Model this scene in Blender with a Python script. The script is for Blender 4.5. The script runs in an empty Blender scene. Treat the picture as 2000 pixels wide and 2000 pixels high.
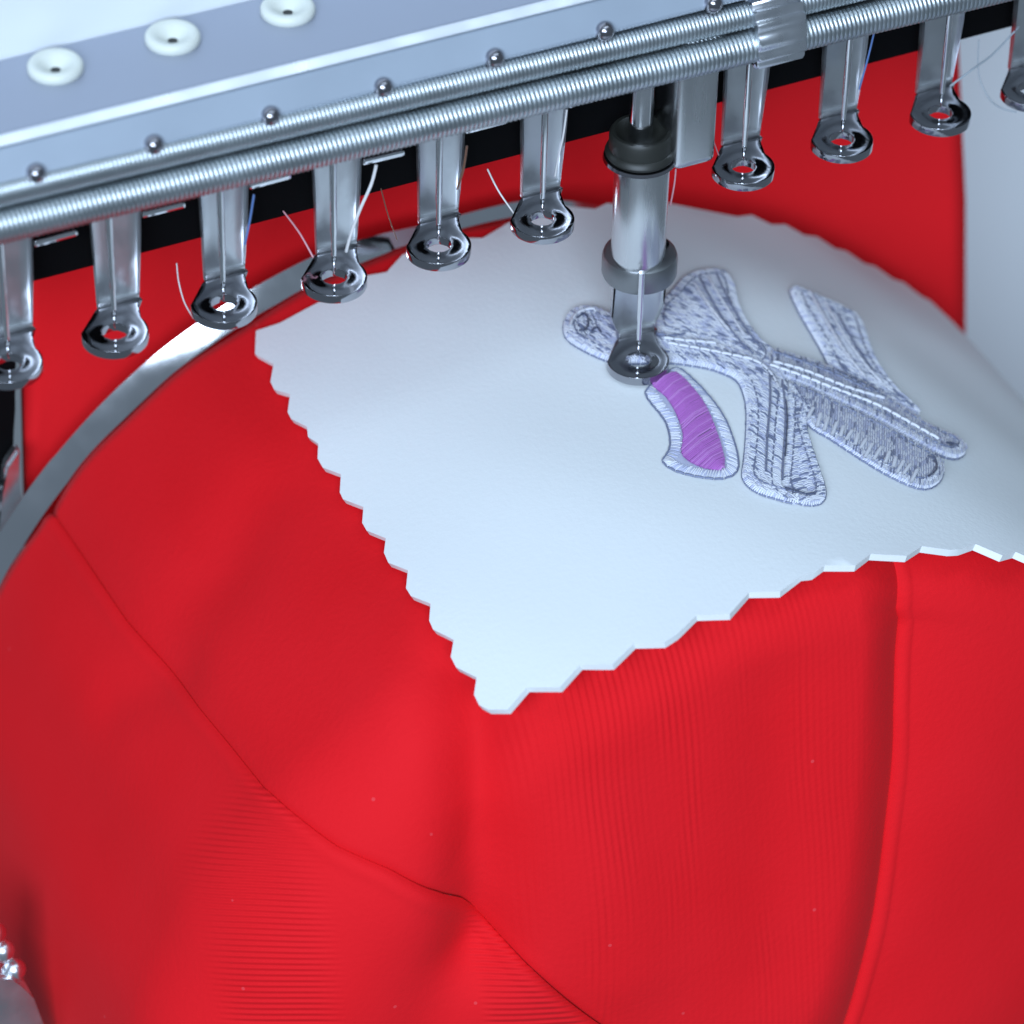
import bpy, bmesh, math, random
from collections import Counter
from mathutils import Vector, Matrix
from mathutils.geometry import delaunay_2d_cdt
random.seed(7)
MM = 0.001                      # everything below is written in millimetres
sc = bpy.context.scene
col = sc.collection

# ---------------------------------------------------------------- camera
AZ, EL, ROLL = math.radians(26.542), math.radians(39.694), math.radians(1.342)
CAM = Vector((-132.61, -418.09, 336.90))
FPX = 8000.0                    # focal length in photo pixels (photo 2000 px wide)
fwd = Vector((math.sin(AZ)*math.cos(EL), math.cos(AZ)*math.cos(EL), -math.sin(EL)))
rt0 = Vector((math.cos(AZ), -math.sin(AZ), 0))
up0 = rt0.cross(fwd)
rgt = rt0*math.cos(ROLL) + up0*math.sin(ROLL)
upv = -rt0*math.sin(ROLL) + up0*math.cos(ROLL)
cam_d = bpy.data.cameras.new('camera')
cam = bpy.data.objects.new('camera', cam_d); col.objects.link(cam)
rot = Matrix((rgt, upv, -fwd)).transposed()
cam.matrix_world = Matrix.Translation(CAM*MM) @ rot.to_4x4()
cam_d.sensor_width = 36; cam_d.lens = 36*FPX/2000
cam_d.clip_start = 0.01; cam_d.clip_end = 50
cam_d.dof.use_dof = True; cam_d.dof.focus_distance = 0.578; cam_d.dof.aperture_fstop = 20
sc.camera = cam

# ---------------------------------------------------------------- light
w = bpy.data.worlds.new('World'); sc.world = w; w.use_nodes = True
w.node_tree.nodes['Background'].inputs[0].default_value = (0.62, 0.80, 1.0, 1)
w.node_tree.nodes['Background'].inputs[1].default_value = 0.22
def area(name, loc, target, sx, sy, power, colour):
    l = bpy.data.lights.new(name, 'AREA'); l.shape = 'RECTANGLE'; l.size = sx; l.size_y = sy
    l.energy = power; l.color = colour
    o = bpy.data.objects.new(name, l); col.objects.link(o)
    o.location = loc
    o.rotation_euler = (Vector(target)-Vector(loc)).to_track_quat('-Z', 'Y').to_euler()
    return o
area('key_light', (-0.62, -1.04, 0.72), (0.08, -0.02, -0.04), 1.10, 0.50, 26.0, (0.655, 0.805, 1.0))  # added soft key light from front left, set low to light the patch evenly
area('overhead_glint_light', (0.10, -0.40, 1.05), (0.09, -0.02, -0.03), 1.10, 0.24, 2.6, (0.66, 0.83, 1.0))  # added strip light, kept narrow to put a highlight on the shelf lip
sc.view_settings.view_transform = 'Standard'; sc.view_settings.look = 'None'
sc.view_settings.exposure = 0.0; sc.view_settings.gamma = 1.0

# ---------------------------------------------------------------- helpers
def ray(px, py):
    return fwd + rgt*((px-1000)/FPX) - upv*((py-1000)/FPX)
def at_y(px, py, y):
    d = ray(px, py); return CAM + d*((y-CAM.y)/d.y)
def at_z(px, py, z):
    d = ray(px, py); return CAM + d*((z-CAM.z)/d.z)

def mesh(name, verts, faces, mat, parent=None, smooth=False, mats=None, fmat=None):
    me = bpy.data.meshes.new(name)
    me.from_pydata([Vector(v)*MM for v in verts], [], faces)
    for m in (mats or [mat]): me.materials.append(m)
    if fmat: me.polygons.foreach_set('material_index', fmat)
    if smooth: me.polygons.foreach_set('use_smooth', [True]*len(me.polygons))
    me.update()
    o = bpy.data.objects.new(name, me); col.objects.link(o); o.parent = parent
    return o
def shade_auto(o, ang=40):
    me = o.data
    me.polygons.foreach_set('use_smooth', [True]*len(me.polygons))
    me.set_sharp_from_angle(angle=math.radians(ang))
def from_bm(name, bm, mat, parent=None, auto=None):
    bmesh.ops.recalc_face_normals(bm, faces=bm.faces)
    me = bpy.data.meshes.new(name); bm.to_mesh(me); bm.free()
    me.transform(Matrix.Scale(MM, 4)); me.materials.append(mat)
    o = bpy.data.objects.new(name, me); col.objects.link(o); o.parent = parent
    if auto: shade_auto(o, auto)
    return o
def thing(name, loc, label, cat, group=None):
    o = bpy.data.objects.new(name, None); col.objects.link(o); o.empty_display_size = 0.01
    # parts are written in world millimetres, so the empty sits at its base and the parts are offset back
    o.location = Vector(loc)*MM
    o['label'] = label; o['category'] = cat
    if group: o['group'] = group
    return o
def attach(child, root):
    child.parent = root
    child.matrix_parent_inverse = Matrix.Translation(-root.location)
def tag(o, label, cat, group=None):
    o['label'] = label; o['category'] = cat
    if group: o['group'] = group
def prism(bm, poly, f0, f1):
    """closed polygon list lofted between two mapping functions"""
    a = [bm.verts.new(f0(p)) for p in poly]; b = [bm.verts.new(f1(p)) for p in poly]
    n = len(poly); bm.faces.new(a); bm.faces.new(b[::-1])
    for i in range(n): bm.faces.new((a[i], b[i], b[(i+1) % n], a[(i+1) % n]))
def box(bm, x0, x1, y0, y1, z0, z1, bev=0.0, seg=2):
    m = bmesh.ops.create_cube(bm, size=1.0)
    vs = m['verts']
    bmesh.ops.scale(bm, vec=(x1-x0, y1-y0, z1-z0), verts=vs)
    bmesh.ops.translate(bm, vec=((x0+x1)/2, (y0+y1)/2, (z0+z1)/2), verts=vs)
    if bev:
        es = list({e for v in vs for e in v.link_edges})
        bmesh.ops.bevel(bm, geom=es, offset=bev, segments=seg, profile=0.6, affect='EDGES')
def lathe(bm, prof, n=32, c=(0, 0), closed=False):
    """profile of (r,z) turned about a vertical axis at c"""
    rings = []
    for r, z in prof:
        if r < 1e-6: rings.append([bm.verts.new((c[0], c[1], z))]*n)
        else: rings.append([bm.verts.new((c[0]+r*math.cos(2*math.pi*k/n), c[1]+r*math.sin(2*math.pi*k/n), z)) for k in range(n)])
    m = len(prof)
    for i in range(m if closed else m-1):
        A, B = rings[i], rings[(i+1) % m]
        for k in range(n):
            q = [A[k], A[(k+1) % n], B[(k+1) % n], B[k]]
            u = []
            for v in q:
                if v not in u: u.append(v)
            if len(u) > 2: bm.faces.new(u)
def tube(V, Fc, pts, r, n=5, cap=True):
    """append a tube along pts to the vert / face lists"""
    pts = [Vector(p) for p in pts]; base = len(V); m = len(pts)
    rr = r if isinstance(r, (list, tuple)) else [r]*m
    ref = Vector((0.3, 0.2, 0.93))
    for i, p in enumerate(pts):
        t = (pts[min(i+1, m-1)]-pts[max(i-1, 0)]).normalized()
        a = t.cross(ref)
        if a.length < 1e-4: a = t.cross(Vector((1, 0, 0)))
        a.normalize(); b = t.cross(a)
        for k in range(n):
            g = 2*math.pi*k/n
            V.append(p+(a*math.cos(g)+b*math.sin(g))*rr[i])
    for i in range(m-1):
        for k in range(n):
            Fc.append((base+i*n+k, base+i*n+(k+1) % n, base+(i+1)*n+(k+1) % n, base+(i+1)*n+k))
    if cap:
        Fc.append(tuple(base+k for k in range(n))[::-1]); Fc.append(tuple(base+(m-1)*n+k for k in range(n)))
def smoothline(pts, sub=8):
    P = [Vector(p) for p in pts]; out = []
    for i in range(len(P)-1):
        p0, p1, p2, p3 = P[max(i-1, 0)], P[i], P[i+1], P[min(i+2, len(P)-1)]
        for k in range(sub):
            u = k/sub
            out.append(p1+0.5*u*((p2-p0)+u*((2*p0-5*p1+4*p2-p3)+u*(3*(p1-p2)+p3-p0))))
    out.append(P[-1]); return out

# ---------------------------------------------------------------- materials
def mat(name, base, rough=0.5, metal=0.0, **kw):
    m = bpy.data.materials.new(name); m.use_nodes = True
    b = m.node_tree.nodes['Principled BSDF']
    b.inputs['Base Color'].default_value = (*base, 1); b.inputs['Roughness'].default_value = rough
    b.inputs['Metallic'].default_value = metal
    for k, v in kw.items(): b.inputs[k.replace('_', ' ')].default_value = v
    return m, m.node_tree, b
def N(nt, t, **kw):
    n = nt.nodes.new(t)
    for k, v in kw.items():
        if k in n.inputs: n.inputs[k].default_value = v
        else: setattr(n, k, v)
    return n
def wear(nt, b, base, amt, scale, rough=None, bump=0.0, bscale=None, stretch=None):
    tc = N(nt, 'ShaderNodeTexCoord'); src = tc.outputs['Object']
    if stretch:
        mp = N(nt, 'ShaderNodeMapping'); mp.inputs['Scale'].default_value = stretch
        nt.links.new(src, mp.inputs[0]); src = mp.outputs[0]
    nz = N(nt, 'ShaderNodeTexNoise'); nz.inputs['Scale'].default_value = scale; nz.inputs['Detail'].default_value = 6
    nt.links.new(src, nz.inputs['Vector'])
    cr = N(nt, 'ShaderNodeMix', data_type='RGBA')
    cr.inputs[6].default_value = (*[c*(1-amt) for c in base], 1); cr.inputs[7].default_value = (*[min(1, c*(1+amt)) for c in base], 1)
    nt.links.new(nz.outputs['Fac'], cr.inputs[0]); nt.links.new(cr.outputs[2], b.inputs['Base Color'])
    if rough:
        mr = N(nt, 'ShaderNodeMapRange'); mr.inputs[3].default_value = rough[0]; mr.inputs[4].default_value = rough[1]
        mr.inputs[1].default_value = 0.3; mr.inputs[2].default_value = 0.7
        nt.links.new(nz.outputs['Fac'], mr.inputs[0]); nt.links.new(mr.outputs[0], b.inputs['Roughness'])
    if bump:
        n2 = N(nt, 'ShaderNodeTexNoise'); n2.inputs['Scale'].default_value = bscale or scale*4; n2.inputs['Detail'].default_value = 4
        nt.links.new(src, n2.inputs['Vector'])
        bp = N(nt, 'ShaderNodeBump'); bp.inputs['Strength'].default_value = bump; bp.inputs['Distance'].default_value = 0.0002
        nt.links.new(n2.outputs['Fac'], bp.inputs['Height']); nt.links.new(bp.outputs[0], b.inputs['Normal'])

m_chrome, nt, b = mat('polished_steel', (0.80, 0.81, 0.83), 0.10, 1.0); wear(nt, b, (0.80, 0.81, 0.83), 0.06, 300, (0.06, 0.16))
m_steel, nt, b = mat('satin_steel', (0.72, 0.74, 0.76), 0.34, 1.0); wear(nt, b, (0.72, 0.74, 0.76), 0.10, 260, (0.28, 0.44), 0.12, 900)
m_brush, nt, b = mat('turned_steel', (0.70, 0.71, 0.72), 0.24, 1.0); wear(nt, b, (0.70, 0.71, 0.72), 0.15, 220, (0.17, 0.30), 0, None, (1, 1, .06))
m_toe, nt, b = mat('polished_steel_dark_reflection', (0.40, 0.40, 0.43), 0.1, 1.0); wear(nt, b, (0.40, 0.40, 0.43), 0.1, 300, (0.06, 0.16))  # foot steel with the reflection of dark surroundings put into its base colour
m_satin, nt, b = mat('blasted_steel', (0.30, 0.31, 0.32), 0.5, 1.0); wear(nt, b, (0.30, 0.31, 0.32), 0.12, 260, (0.36, 0.5))
m_band, nt, b = mat('band_steel', (0.78, 0.79, 0.82), 0.16, 1.0); wear(nt, b, (0.78, 0.79, 0.82), 0.06, 90, (0.06, 0.16))
m_coil, nt, b = mat('coil_steel', (0.50, 0.54, 0.56), 0.36, 1.0); wear(nt, b, (0.50, 0.54, 0.56), 0.1, 120, (0.32, 0.44))
m_lip, nt, b = mat('bright_edge', (0.86, 0.88, 0.92), 0.3, 0.9); wear(nt, b, (0.86, 0.88, 0.92), 0.04, 150, (0.22, 0.4))
m_plate, nt, b = mat('grey_anodised', (0.36, 0.39, 0.47), 0.38, 0.25); wear(nt, b, (0.36, 0.39, 0.47), 0.05, 40, (0.33, 0.45))
m_strip, nt, b = mat('pale_anodised', (0.40, 0.46, 0.54), 0.35, 0.25); wear(nt, b, (0.40, 0.46, 0.54), 0.06, 60, (0.3, 0.45))
m_white, nt, b = mat('white_enamel', (0.80, 0.83, 0.86), 0.35); wear(nt, b, (0.80, 0.83, 0.86), 0.02, 12)
m_nylon, nt, b = mat('white_nylon', (0.72, 0.74, 0.67), 0.42, 0, Subsurface_Weight=0.15, Subsurface_Radius=(0.001, 0.001, 0.001)); wear(nt, b, (0.72, 0.74, 0.67), 0.03, 200)
m_black, nt, b = mat('black_paint', (0.002, 0.002, 0.0025), 0.9, 0, Specular_IOR_Level=0.1); wear(nt, b, (0.002, 0.002, 0.0025), 0.3, 60)
m_rubber, nt, b = mat('olive_rubber', (0.02, 0.021, 0.018), 0.45); wear(nt, b, (0.02, 0.021, 0.018), 0.15, 300)
m_alum, nt, b = mat('ribbed_aluminium', (0.80, 0.82, 0.86), 0.30, 1.0); wear(nt, b, (0.80, 0.82, 0.86), 0.08, 300, (0.22, 0.36))
m_screw, nt, b = mat('dark_screw', (0.35, 0.34, 0.37), 0.16, 1.0); wear(nt, b, (0.35, 0.34, 0.37), 0.15, 400)

def fabric(name, base, axis, period):
    m, nt, b = mat(name, base, 0.78)
    b.inputs['Sheen Weight'].default_value = 0.08; b.inputs['Sheen Roughness'].default_value = 0.4
    b.inputs['Sheen Tint'].default_value = (1, 0.35, 0.35, 1)
    b.inputs['Specular IOR Level'].default_value = 0.12
    tc = N(nt, 'ShaderNodeTexCoord'); o = tc.outputs['Object']
    # uneven yarn colour
    nz = N(nt, 'ShaderNodeTexNoise'); nz.inputs['Scale'].default_value = 45; nz.inputs['Detail'].default_value = 3
    nt.links.new(o, nz.inputs['Vector'])
    mx = N(nt, 'ShaderNodeMix', data_type='RGBA')
    mx.inputs[6].default_value = (base[0]*0.93, base[1]*0.8, base[2]*0.8, 1); mx.inputs[7].default_value = (base[0], base[1]*1.3, base[2]*1.3, 1)
    nt.links.new(nz.outputs['Fac'], mx.inputs[0])
    # ribs along the warp, clearer in some places than in others
    wob = N(nt, 'ShaderNodeTexNoise'); wob.inputs['Scale'].default_value = 30; wob.inputs['Detail'].default_value = 1
    nt.links.new(o, wob.inputs['Vector'])
    sep = N(nt, 'ShaderNodeSeparateXYZ'); nt.links.new(o, sep.inputs[0])
    ad = N(nt, 'ShaderNodeMath', operation='MULTIPLY_ADD'); ad.inputs[1].default_value = 0.0025
    dt = N(nt, 'ShaderNodeVectorMath', operation='DOT_PRODUCT'); dt.inputs[1].default_value = (1, 0, 0) if axis == 0 else (.31, .69, 1)
    nt.links.new(o, dt.inputs[0]); nt.links.new(wob.outputs['Fac'], ad.inputs[0]); nt.links.new(dt.outputs['Value'], ad.inputs[2])
    mu = N(nt, 'ShaderNodeMath', operation='MULTIPLY'); mu.inputs[1].default_value = 2*math.pi/(period*MM)
    nt.links.new(ad.outputs[0], mu.inputs[0])
    sn = N(nt, 'ShaderNodeMath', operation='SINE'); nt.links.new(mu.outputs[0], sn.inputs[0])
    mk = N(nt, 'ShaderNodeTexNoise'); mk.inputs['Scale'].default_value = 26; mk.inputs['Detail'].default_value = 3
    mpp = N(nt, 'ShaderNodeMapping')
    mpp.inputs['Scale'].default_value = (2.6, 0.6, 0.5) if axis == 0 else (1.2, 0.9, 0.55)
    mpp.inputs['Location'].default_value = (0.31, 0.1, 0.2) if axis == 0 else (0.02, 0.4, 0.63)
    nt.links.new(o, mpp.inputs[0]); nt.links.new(mpp.outputs[0], mk.inputs['Vector'])
    mr = N(nt, 'ShaderNodeMapRange'); mr.inputs[1].default_value = 0.44 if axis == 0 else 0.36; mr.inputs[2].default_value = 0.68 if axis == 0 else 0.5
    mr.inputs[3].default_value = 0.04 if axis == 0 else 0.15; mr.inputs[4].default_value = 1.0
    nt.links.new(mk.outputs['Fac'], mr.inputs[0])
    def band(ax, a0, a1, b0, b1):
        r1 = N(nt, 'ShaderNodeMapRange', interpolation_type='SMOOTHSTEP'); r1.inputs[1].default_value = a0*MM; r1.inputs[2].default_value = a1*MM
        r2 = N(nt, 'ShaderNodeMapRange', interpolation_type='SMOOTHSTEP'); r2.inputs[1].default_value = b0*MM; r2.inputs[2].default_value = b1*MM
        r2.inputs[3].default_value = 1; r2.inputs[4].default_value = 0
        nt.links.new(sep.outputs[ax], r1.inputs[0]); nt.links.new(sep.outputs[ax], r2.inputs[0])
        q = N(nt, 'ShaderNodeMath', operation='MULTIPLY'); nt.links.new(r1.outputs[0], q.inputs[0]); nt.links.new(r2.outputs[0], q.inputs[1]); return q.outputs[0]
    if axis == 0: m1 = band(0, 46, 54, 74, 110)
    else:
        mxn = N(nt, 'ShaderNodeMath', operation='MAXIMUM'); nt.links.new(band(0, 8, 13, 19, 26), mxn.inputs[0]); nt.links.new(band(0, 43, 46, 56, 62), mxn.inputs[1]); m1 = mxn.outputs[0]
    m3 = band(1, -200, -190, -48, -40) if axis == 0 else band(1, -200, -190, -38, -26)
    q1 = N(nt, 'ShaderNodeMath', operation='MULTIPLY'); nt.links.new(m1, q1.inputs[0]); nt.links.new(m3, q1.inputs[1])
    q2 = N(nt, 'ShaderNodeMath', operation='MULTIPLY'); nt.links.new(q1.outputs[0], q2.inputs[0]); nt.links.new(mr.outputs[0], q2.inputs[1])
    pr = N(nt, 'ShaderNodeMath', operation='MULTIPLY'); nt.links.new(sn.outputs[0], pr.inputs[0]); nt.links.new(q2.outputs[0], pr.inputs[1])
    # yarn grain
    gr = N(nt, 'ShaderNodeTexNoise'); gr.inputs['Scale'].default_value = 1100; gr.inputs['Detail'].default_value = 2
    nt.links.new(o, gr.inputs['Vector'])
    ma = N(nt, 'ShaderNodeMath', operation='MULTIPLY_ADD'); ma.inputs[1].default_value = 0.55
    nt.links.new(gr.outputs['Fac'], ma.inputs[0]); nt.links.new(pr.outputs[0], ma.inputs[2])
    bp = N(nt, 'ShaderNodeBump'); bp.inputs['Strength'].default_value = 0.55; bp.inputs['Distance'].default_value = 0.00022 if axis == 0 else 0.00017
    nt.links.new(ma.outputs[0], bp.inputs['Height']); nt.links.new(bp.outputs[0], b.inputs['Normal'])
    # lint: sparse lighter specks
    vo = N(nt, 'ShaderNodeTexVoronoi'); vo.inputs['Scale'].default_value = 110
    nt.links.new(o, vo.inputs['Vector'])
    lt = N(nt, 'ShaderNodeMath', operation='LESS_THAN'); lt.inputs[1].default_value = 0.03
    nt.links.new(vo.outputs['Distance'], lt.inputs[0])
    m2 = N(nt, 'ShaderNodeMix', data_type='RGBA'); m2.inputs[7].default_value = (0.80, 0.05, 0.06, 1)
    nt.links.new(lt.outputs[0], m2.inputs[0]); nt.links.new(mx.outputs[2], m2.inputs[6])
    nt.links.new(m2.outputs[2], b.inputs['Base Color'])
    return m
RED = (0.82, 0.010, 0.016)
m_red_front = fabric('red_twill_front', RED, 0, 1.0)
m_red_side = fabric('red_twill_side', RED, 2, 1.05)
m_bill, nt, b = mat('red_bill_cloth', RED, 0.8, 0, Specular_IOR_Level=0.2); wear(nt, b, RED, 0.05, 60, None, 0.25, 1500)
m_redthread, nt, b = mat('red_thread', (0.78, 0.02, 0.03), 0.6); wear(nt, b, (0.78, 0.02, 0.03), 0.1, 600)
m_felt, nt, b = mat('white_felt', (0.86, 0.89, 0.90), 0.9, 0, Specular_IOR_Level=0.15); wear(nt, b, (0.86, 0.89, 0.90), 0.02, 45, None, 0.22, 1300)
def thread_mat(name, c, rough=0.42):
    m, nt, b = mat(name, c, rough); b.inputs['Sheen Weight'].default_value = 0.2
    wear(nt, b, c, 0.12, 900); return m
m_tw = thread_mat('thread_silver', (0.80, 0.82, 0.90))
m_tl = thread_mat('thread_lavender', (0.56, 0.59, 0.76))
m_tg = thread_mat('thread_slate', (0.20, 0.23, 0.36))
m_td = thread_mat('thread_dark_slate', (0.07, 0.085, 0.15))
m_tp = thread_mat('thread_violet', (0.52, 0.17, 0.60), 0.36)
m_tp2 = thread_mat('thread_violet_light', (0.60, 0.25, 0.68), 0.36)
m_thr_white = thread_mat('loose_thread_white', (0.8, 0.78, 0.78))
m_thr_brown = thread_mat('loose_thread_brown', (0.16, 0.07, 0.04))
m_thr_blue = thread_mat('loose_thread_blue', (0.10, 0.20, 0.48))
m_thr_grey = thread_mat('loose_thread_grey', (0.40, 0.45, 0.50))
m_thr_pink = thread_mat('loose_thread_pink', (0.75, 0.35, 0.40))

# ---------------------------------------------------------------- cap surface
TH = [-150,-120,-90,-60,-45,-30,-15,0,15,30,45,60,75,90,120,150]
RR = [92,92.5,93.3,93.6,93.4,92.8,91.2,89.9,90.1,90.7,92,96,100,102,102,102]
def Rs(t):
    t = max(-149.9, min(149.9, t)); k = 0
    while TH[k+1] <= t: k += 1
    g = lambda i: RR[max(0, min(len(RR)-1, i))]
    u = (t-TH[k])/(TH[k+1]-TH[k]); p0, p1, p2, p3 = g(k-1), g(k), g(k+1), g(k+2)
    return p1+.5*u*(p2-p0+u*(2*p0-5*p1+4*p2-p3+u*(3*(p1-p2)+p3-p0)))
CX, CZ, BX, BZ = 90., -118., 94., -126.
YF = -57.5; GM = math.radians(75)
def corner(t): return 26-12*math.exp(-((t-12)/45.)**2)
def crown(t, v, off=0.0):
    R = Rs(t); c = corner(t); a = math.radians(t)
    if v <= 1: rho, y, n = R, 40+(YF+c-40)*v, (1, 0)
    elif v <= 2:
        g = (v-1)*GM; rho, y, n = R-c+c*math.cos(g), YF+c-c*math.sin(g), (math.cos(g), -math.sin(g))
    else:
        s = v-2; r1 = R-c+c*math.cos(GM); rho = r1*(1-s)
        y, n = YF+c-c*math.sin(GM)-r1*s/math.tan(GM)*(1-.25*s), (math.cos(GM), -math.sin(GM))
    rho += n[0]*off; y += n[1]*off
    m = max(0, 1-rho/R)
    return Vector((CX+(BX-CX)*m+rho*math.sin(a), y, CZ+(BZ-CZ)*m+rho*math.cos(a)))
def tube_pt(t, y, off):
    """point on the straight part of the crown (also strap and patch)"""
    a = math.radians(t); R = Rs(t)+off
    return Vector((CX+R*math.sin(a), y, CZ+R*math.cos(a)))
def hit(px, py, off):
    """photo pixel -> (theta, y) on the straight part, raised by off"""
    d = ray(px, py)
    def f(t):
        P = CAM+d*t; x, z = P.x-CX, P.z-CZ
        return math.hypot(x, z)-Rs(math.degrees(math.atan2(x, z)))-off
    t = 430.0
    while f(t) > 0 and t < 800: t += 1.0
    lo, hi = t-1, t
    for _ in range(30):
        md = (lo+hi)/2
        if f(md) > 0: lo = md
        else: hi = md
    P = CAM+d*hi
    return math.degrees(math.atan2(P.x-CX, P.z-CZ)), P.y
def lerp_tab(tab, v):
    for (a, x), (b_, y) in zip(tab, tab[1:]):
        if v <= b_: return x+(y-x)*max(0, (v-a))/(b_-a)
    return tab[-1][1]
SEAM_L = [(0,-52),(.4,-51.2),(.84,-49),(1.06,-48),(1.3,-47.2),(1.5,-46.6),(1.75,-45),(2.07,-44.2),(2.14,-44.8),(2.27,-46),(2.5,-49),(3,-52)]
SEAM_C = [(0,13.5),(1.24,15.0),(1.85,15.6),(2.07,16.6),(2.16,17.4),(2.3,19.6),(2.5,22.6),(2.71,27),(3,30)]
FOLDS = [   # creases pressed into the cloth: centre line, half width, depth
    ([(47,-42,-34),(45.5,-50,-40),(45,-56.5,-52),(45,-58.5,-65),(44,-59,-76)], 7.0, 5.0),
    ([(44,-59,-76),(38,-59.4,-84),(33,-59,-96)], 8.0, 1.8),
    ([(38,8,-41),(30,2,-47),(21.7,0.9,-54)], 9.0, 1.0),
    ([(21,-6,-57),(12,2,-66)], 6.0, .6),
    ([(62,-60,-46),(62,-63,-62),(64,-66,-84)], 9.0, -1.2),
    ([(90,-58,-46),(88,-64,-64),(88,-69,-88)], 10.0, 1.2),
]
def seg_dist(p, a, b_):
    ab = b_-a; u = max(0, min(1, (p-a).dot(ab)/ab.length_squared)); return (p-a-ab*u).length
FOLDS = [([Vector(p) for p in L], wd, dp) for L, wd, dp in FOLDS]
def fold(P):
    s = 0
    for L, wd, dp in FOLDS:
        d = min(seg_dist(P, a, b_) for a, b_ in zip(L, L[1:]))
        if d < 3*wd: s -= dp*math.exp(-(d/wd)**2*1.4)
    s += .35*math.sin(P.x*.09+P.y*.07+1)*math.sin(P.z*.11+P.y*.05) + .2*math.sin(P.x*.23+P.z*.19)
    return s
def fade(v):            # the seams lie flatter where they run over the shoulder
    u = max(0, min(1, (v-1.3)/.8)); return .55+.45*u*u*(3-2*u)
def panel(t0, t1, nt_, vs, mat_, edge0, edge1, parent):
    """t0(v)..t1(v) grid; edge functions give the offset by distance (mm) from that seam"""
    V, Fc = [], []
    us = [k/nt_-.13*math.sin(2*math.pi*k/nt_) for k in range(nt_+1)]     # columns crowd towards the seams
    for v in vs:
        a, b_ = t0(v), t1(v)
        for u in us:
            t = a+(b_-a)*u
            P = crown(t, v)
            rr = max(4, math.hypot(P.x-CX, P.z-CZ))
            off = fold(P)-1.8
            if edge0: off += edge0(math.radians(t-a)*rr)*fade(v)
            if edge1: off += edge1(math.radians(b_-t)*rr)*fade(v)
            V.append(crown(t, v, off))
    n = nt_+1
    for j in range(len(vs)-1):
        for i in range(nt_): Fc.append((j*n+i, j*n+i+1, (j+1)*n+i+1, (j+1)*n+i))
    o = mesh('crown_panel', V, Fc, mat_, None, True)
    md = o.modifiers.new('thickness', 'SOLIDIFY'); md.thickness = 0.8*MM; md.offset = -1
    attach(o, parent)
    return o
cap = thing('baseball_cap', (90, 0, -118), 'bright red cloth cap stretched crown up over the frame below the needles', 'cap')
VS = [i/46 for i in range(46)]+[1+i/26 for i in range(26)]+[2+i*.95/52 for i in range(53)]
sl = lambda v: lerp_tab(SEAM_L, v); scn = lambda v: lerp_tab(SEAM_C, v)
dip = lambda d: -1.4*math.exp(-(d/1.0)**2)-.6*math.exp(-(d/4)**2)
lap = lambda d: -.8*math.exp(-(d/.35)**2)+.22*math.exp(-((d-1.2)/.9)**2)
deepL = lambda d: -5.2*max(0, 1-max(d, 0)/9.0)**1.5
proudR = lambda d: -4.4*math.exp(-max(d, 0)/11)-.5*math.exp(-(d/.4)**2)+.3*math.exp(-((d-1.2)/.6)**2)
panel(lambda v: -122, sl, 110, VS, m_red_side, None, lap, cap)
panel(sl, scn, 150, VS, m_red_front, dip, deepL, cap)
panel(scn, lambda v: 100, 130, VS, m_red_front, proudR, None, cap)
# overcast stitches along the raised edge of the centre seam
V, Fc = [], []
v = 1.3
while v < 2.75:
    t = scn(v)
    P = crown(t, v); rr = max(6, math.hypot(P.x-CX, P.z-CZ)); k = math.degrees(1/rr); fd = fade(v)
    tube(V, Fc, [crown(t+.35*k, v+.004, fd*-4.7-1.8+fold(P)), crown(t+.9*k, v, fd*-3.45-1.8+fold(P)), crown(t+1.7*k, v-.008, fd*-3.2-1.8+fold(P))], .14, 4)
    v += .011 if v > 2 else .035
o = mesh('seam_stitching', V, Fc, m_redthread, None, True); o['kind'] = 'stuff'; attach(o, cap)
# bill standing up behind the band
V, Fc = [], []
nb, mb_ = 60, 24
def bill_y(x, z): return 52.0+.14*(z+45)+((x-93)/90)**2*3
for j in range(mb_+1):
    py = 1130-j*(1130+160)/mb_
    for i in range(nb+1):
        u = i/nb
        lx = 52-12*min(1, (1130-py)/600); rx = 1870-22*min(1, max(0, (700-py)/600))
        px = lx+(rx-lx)*u
        # band of z values from below the strap to above the needle head
        P = at_y(px, 0, 50)
        zz = -92+j*(98/mb_)
        # solve the column: the pixel column px at height zz
        y = 50
        for _ in range(4):
            # point with this z on the sheet along the vertical pixel column
            lo, hi = -400, 1700
            for _k in range(28):
                md = (lo+hi)/2
                if at_y(px, md, y).z > zz: lo = md
                else: hi = md
            Q = at_y(px, lo, y); y = bill_y(Q.x, zz)
        V.append(Vector((Q.x, y, zz)))
n = nb+1
for j in range(mb_):
    for i in range(nb): Fc.append((j*n+i, j*n+i+1, (j+1)*n+i+1, (j+1)*n+i))
o = mesh('bill', V, Fc, m_bill, None, True); o['label'] = 'plain red cloth bill turned up behind the steel band'
md = o.modifiers.new('thickness', 'SOLIDIFY'); md.thickness = 2.4*MM; md.offset = 1
attach(o, cap)

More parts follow.
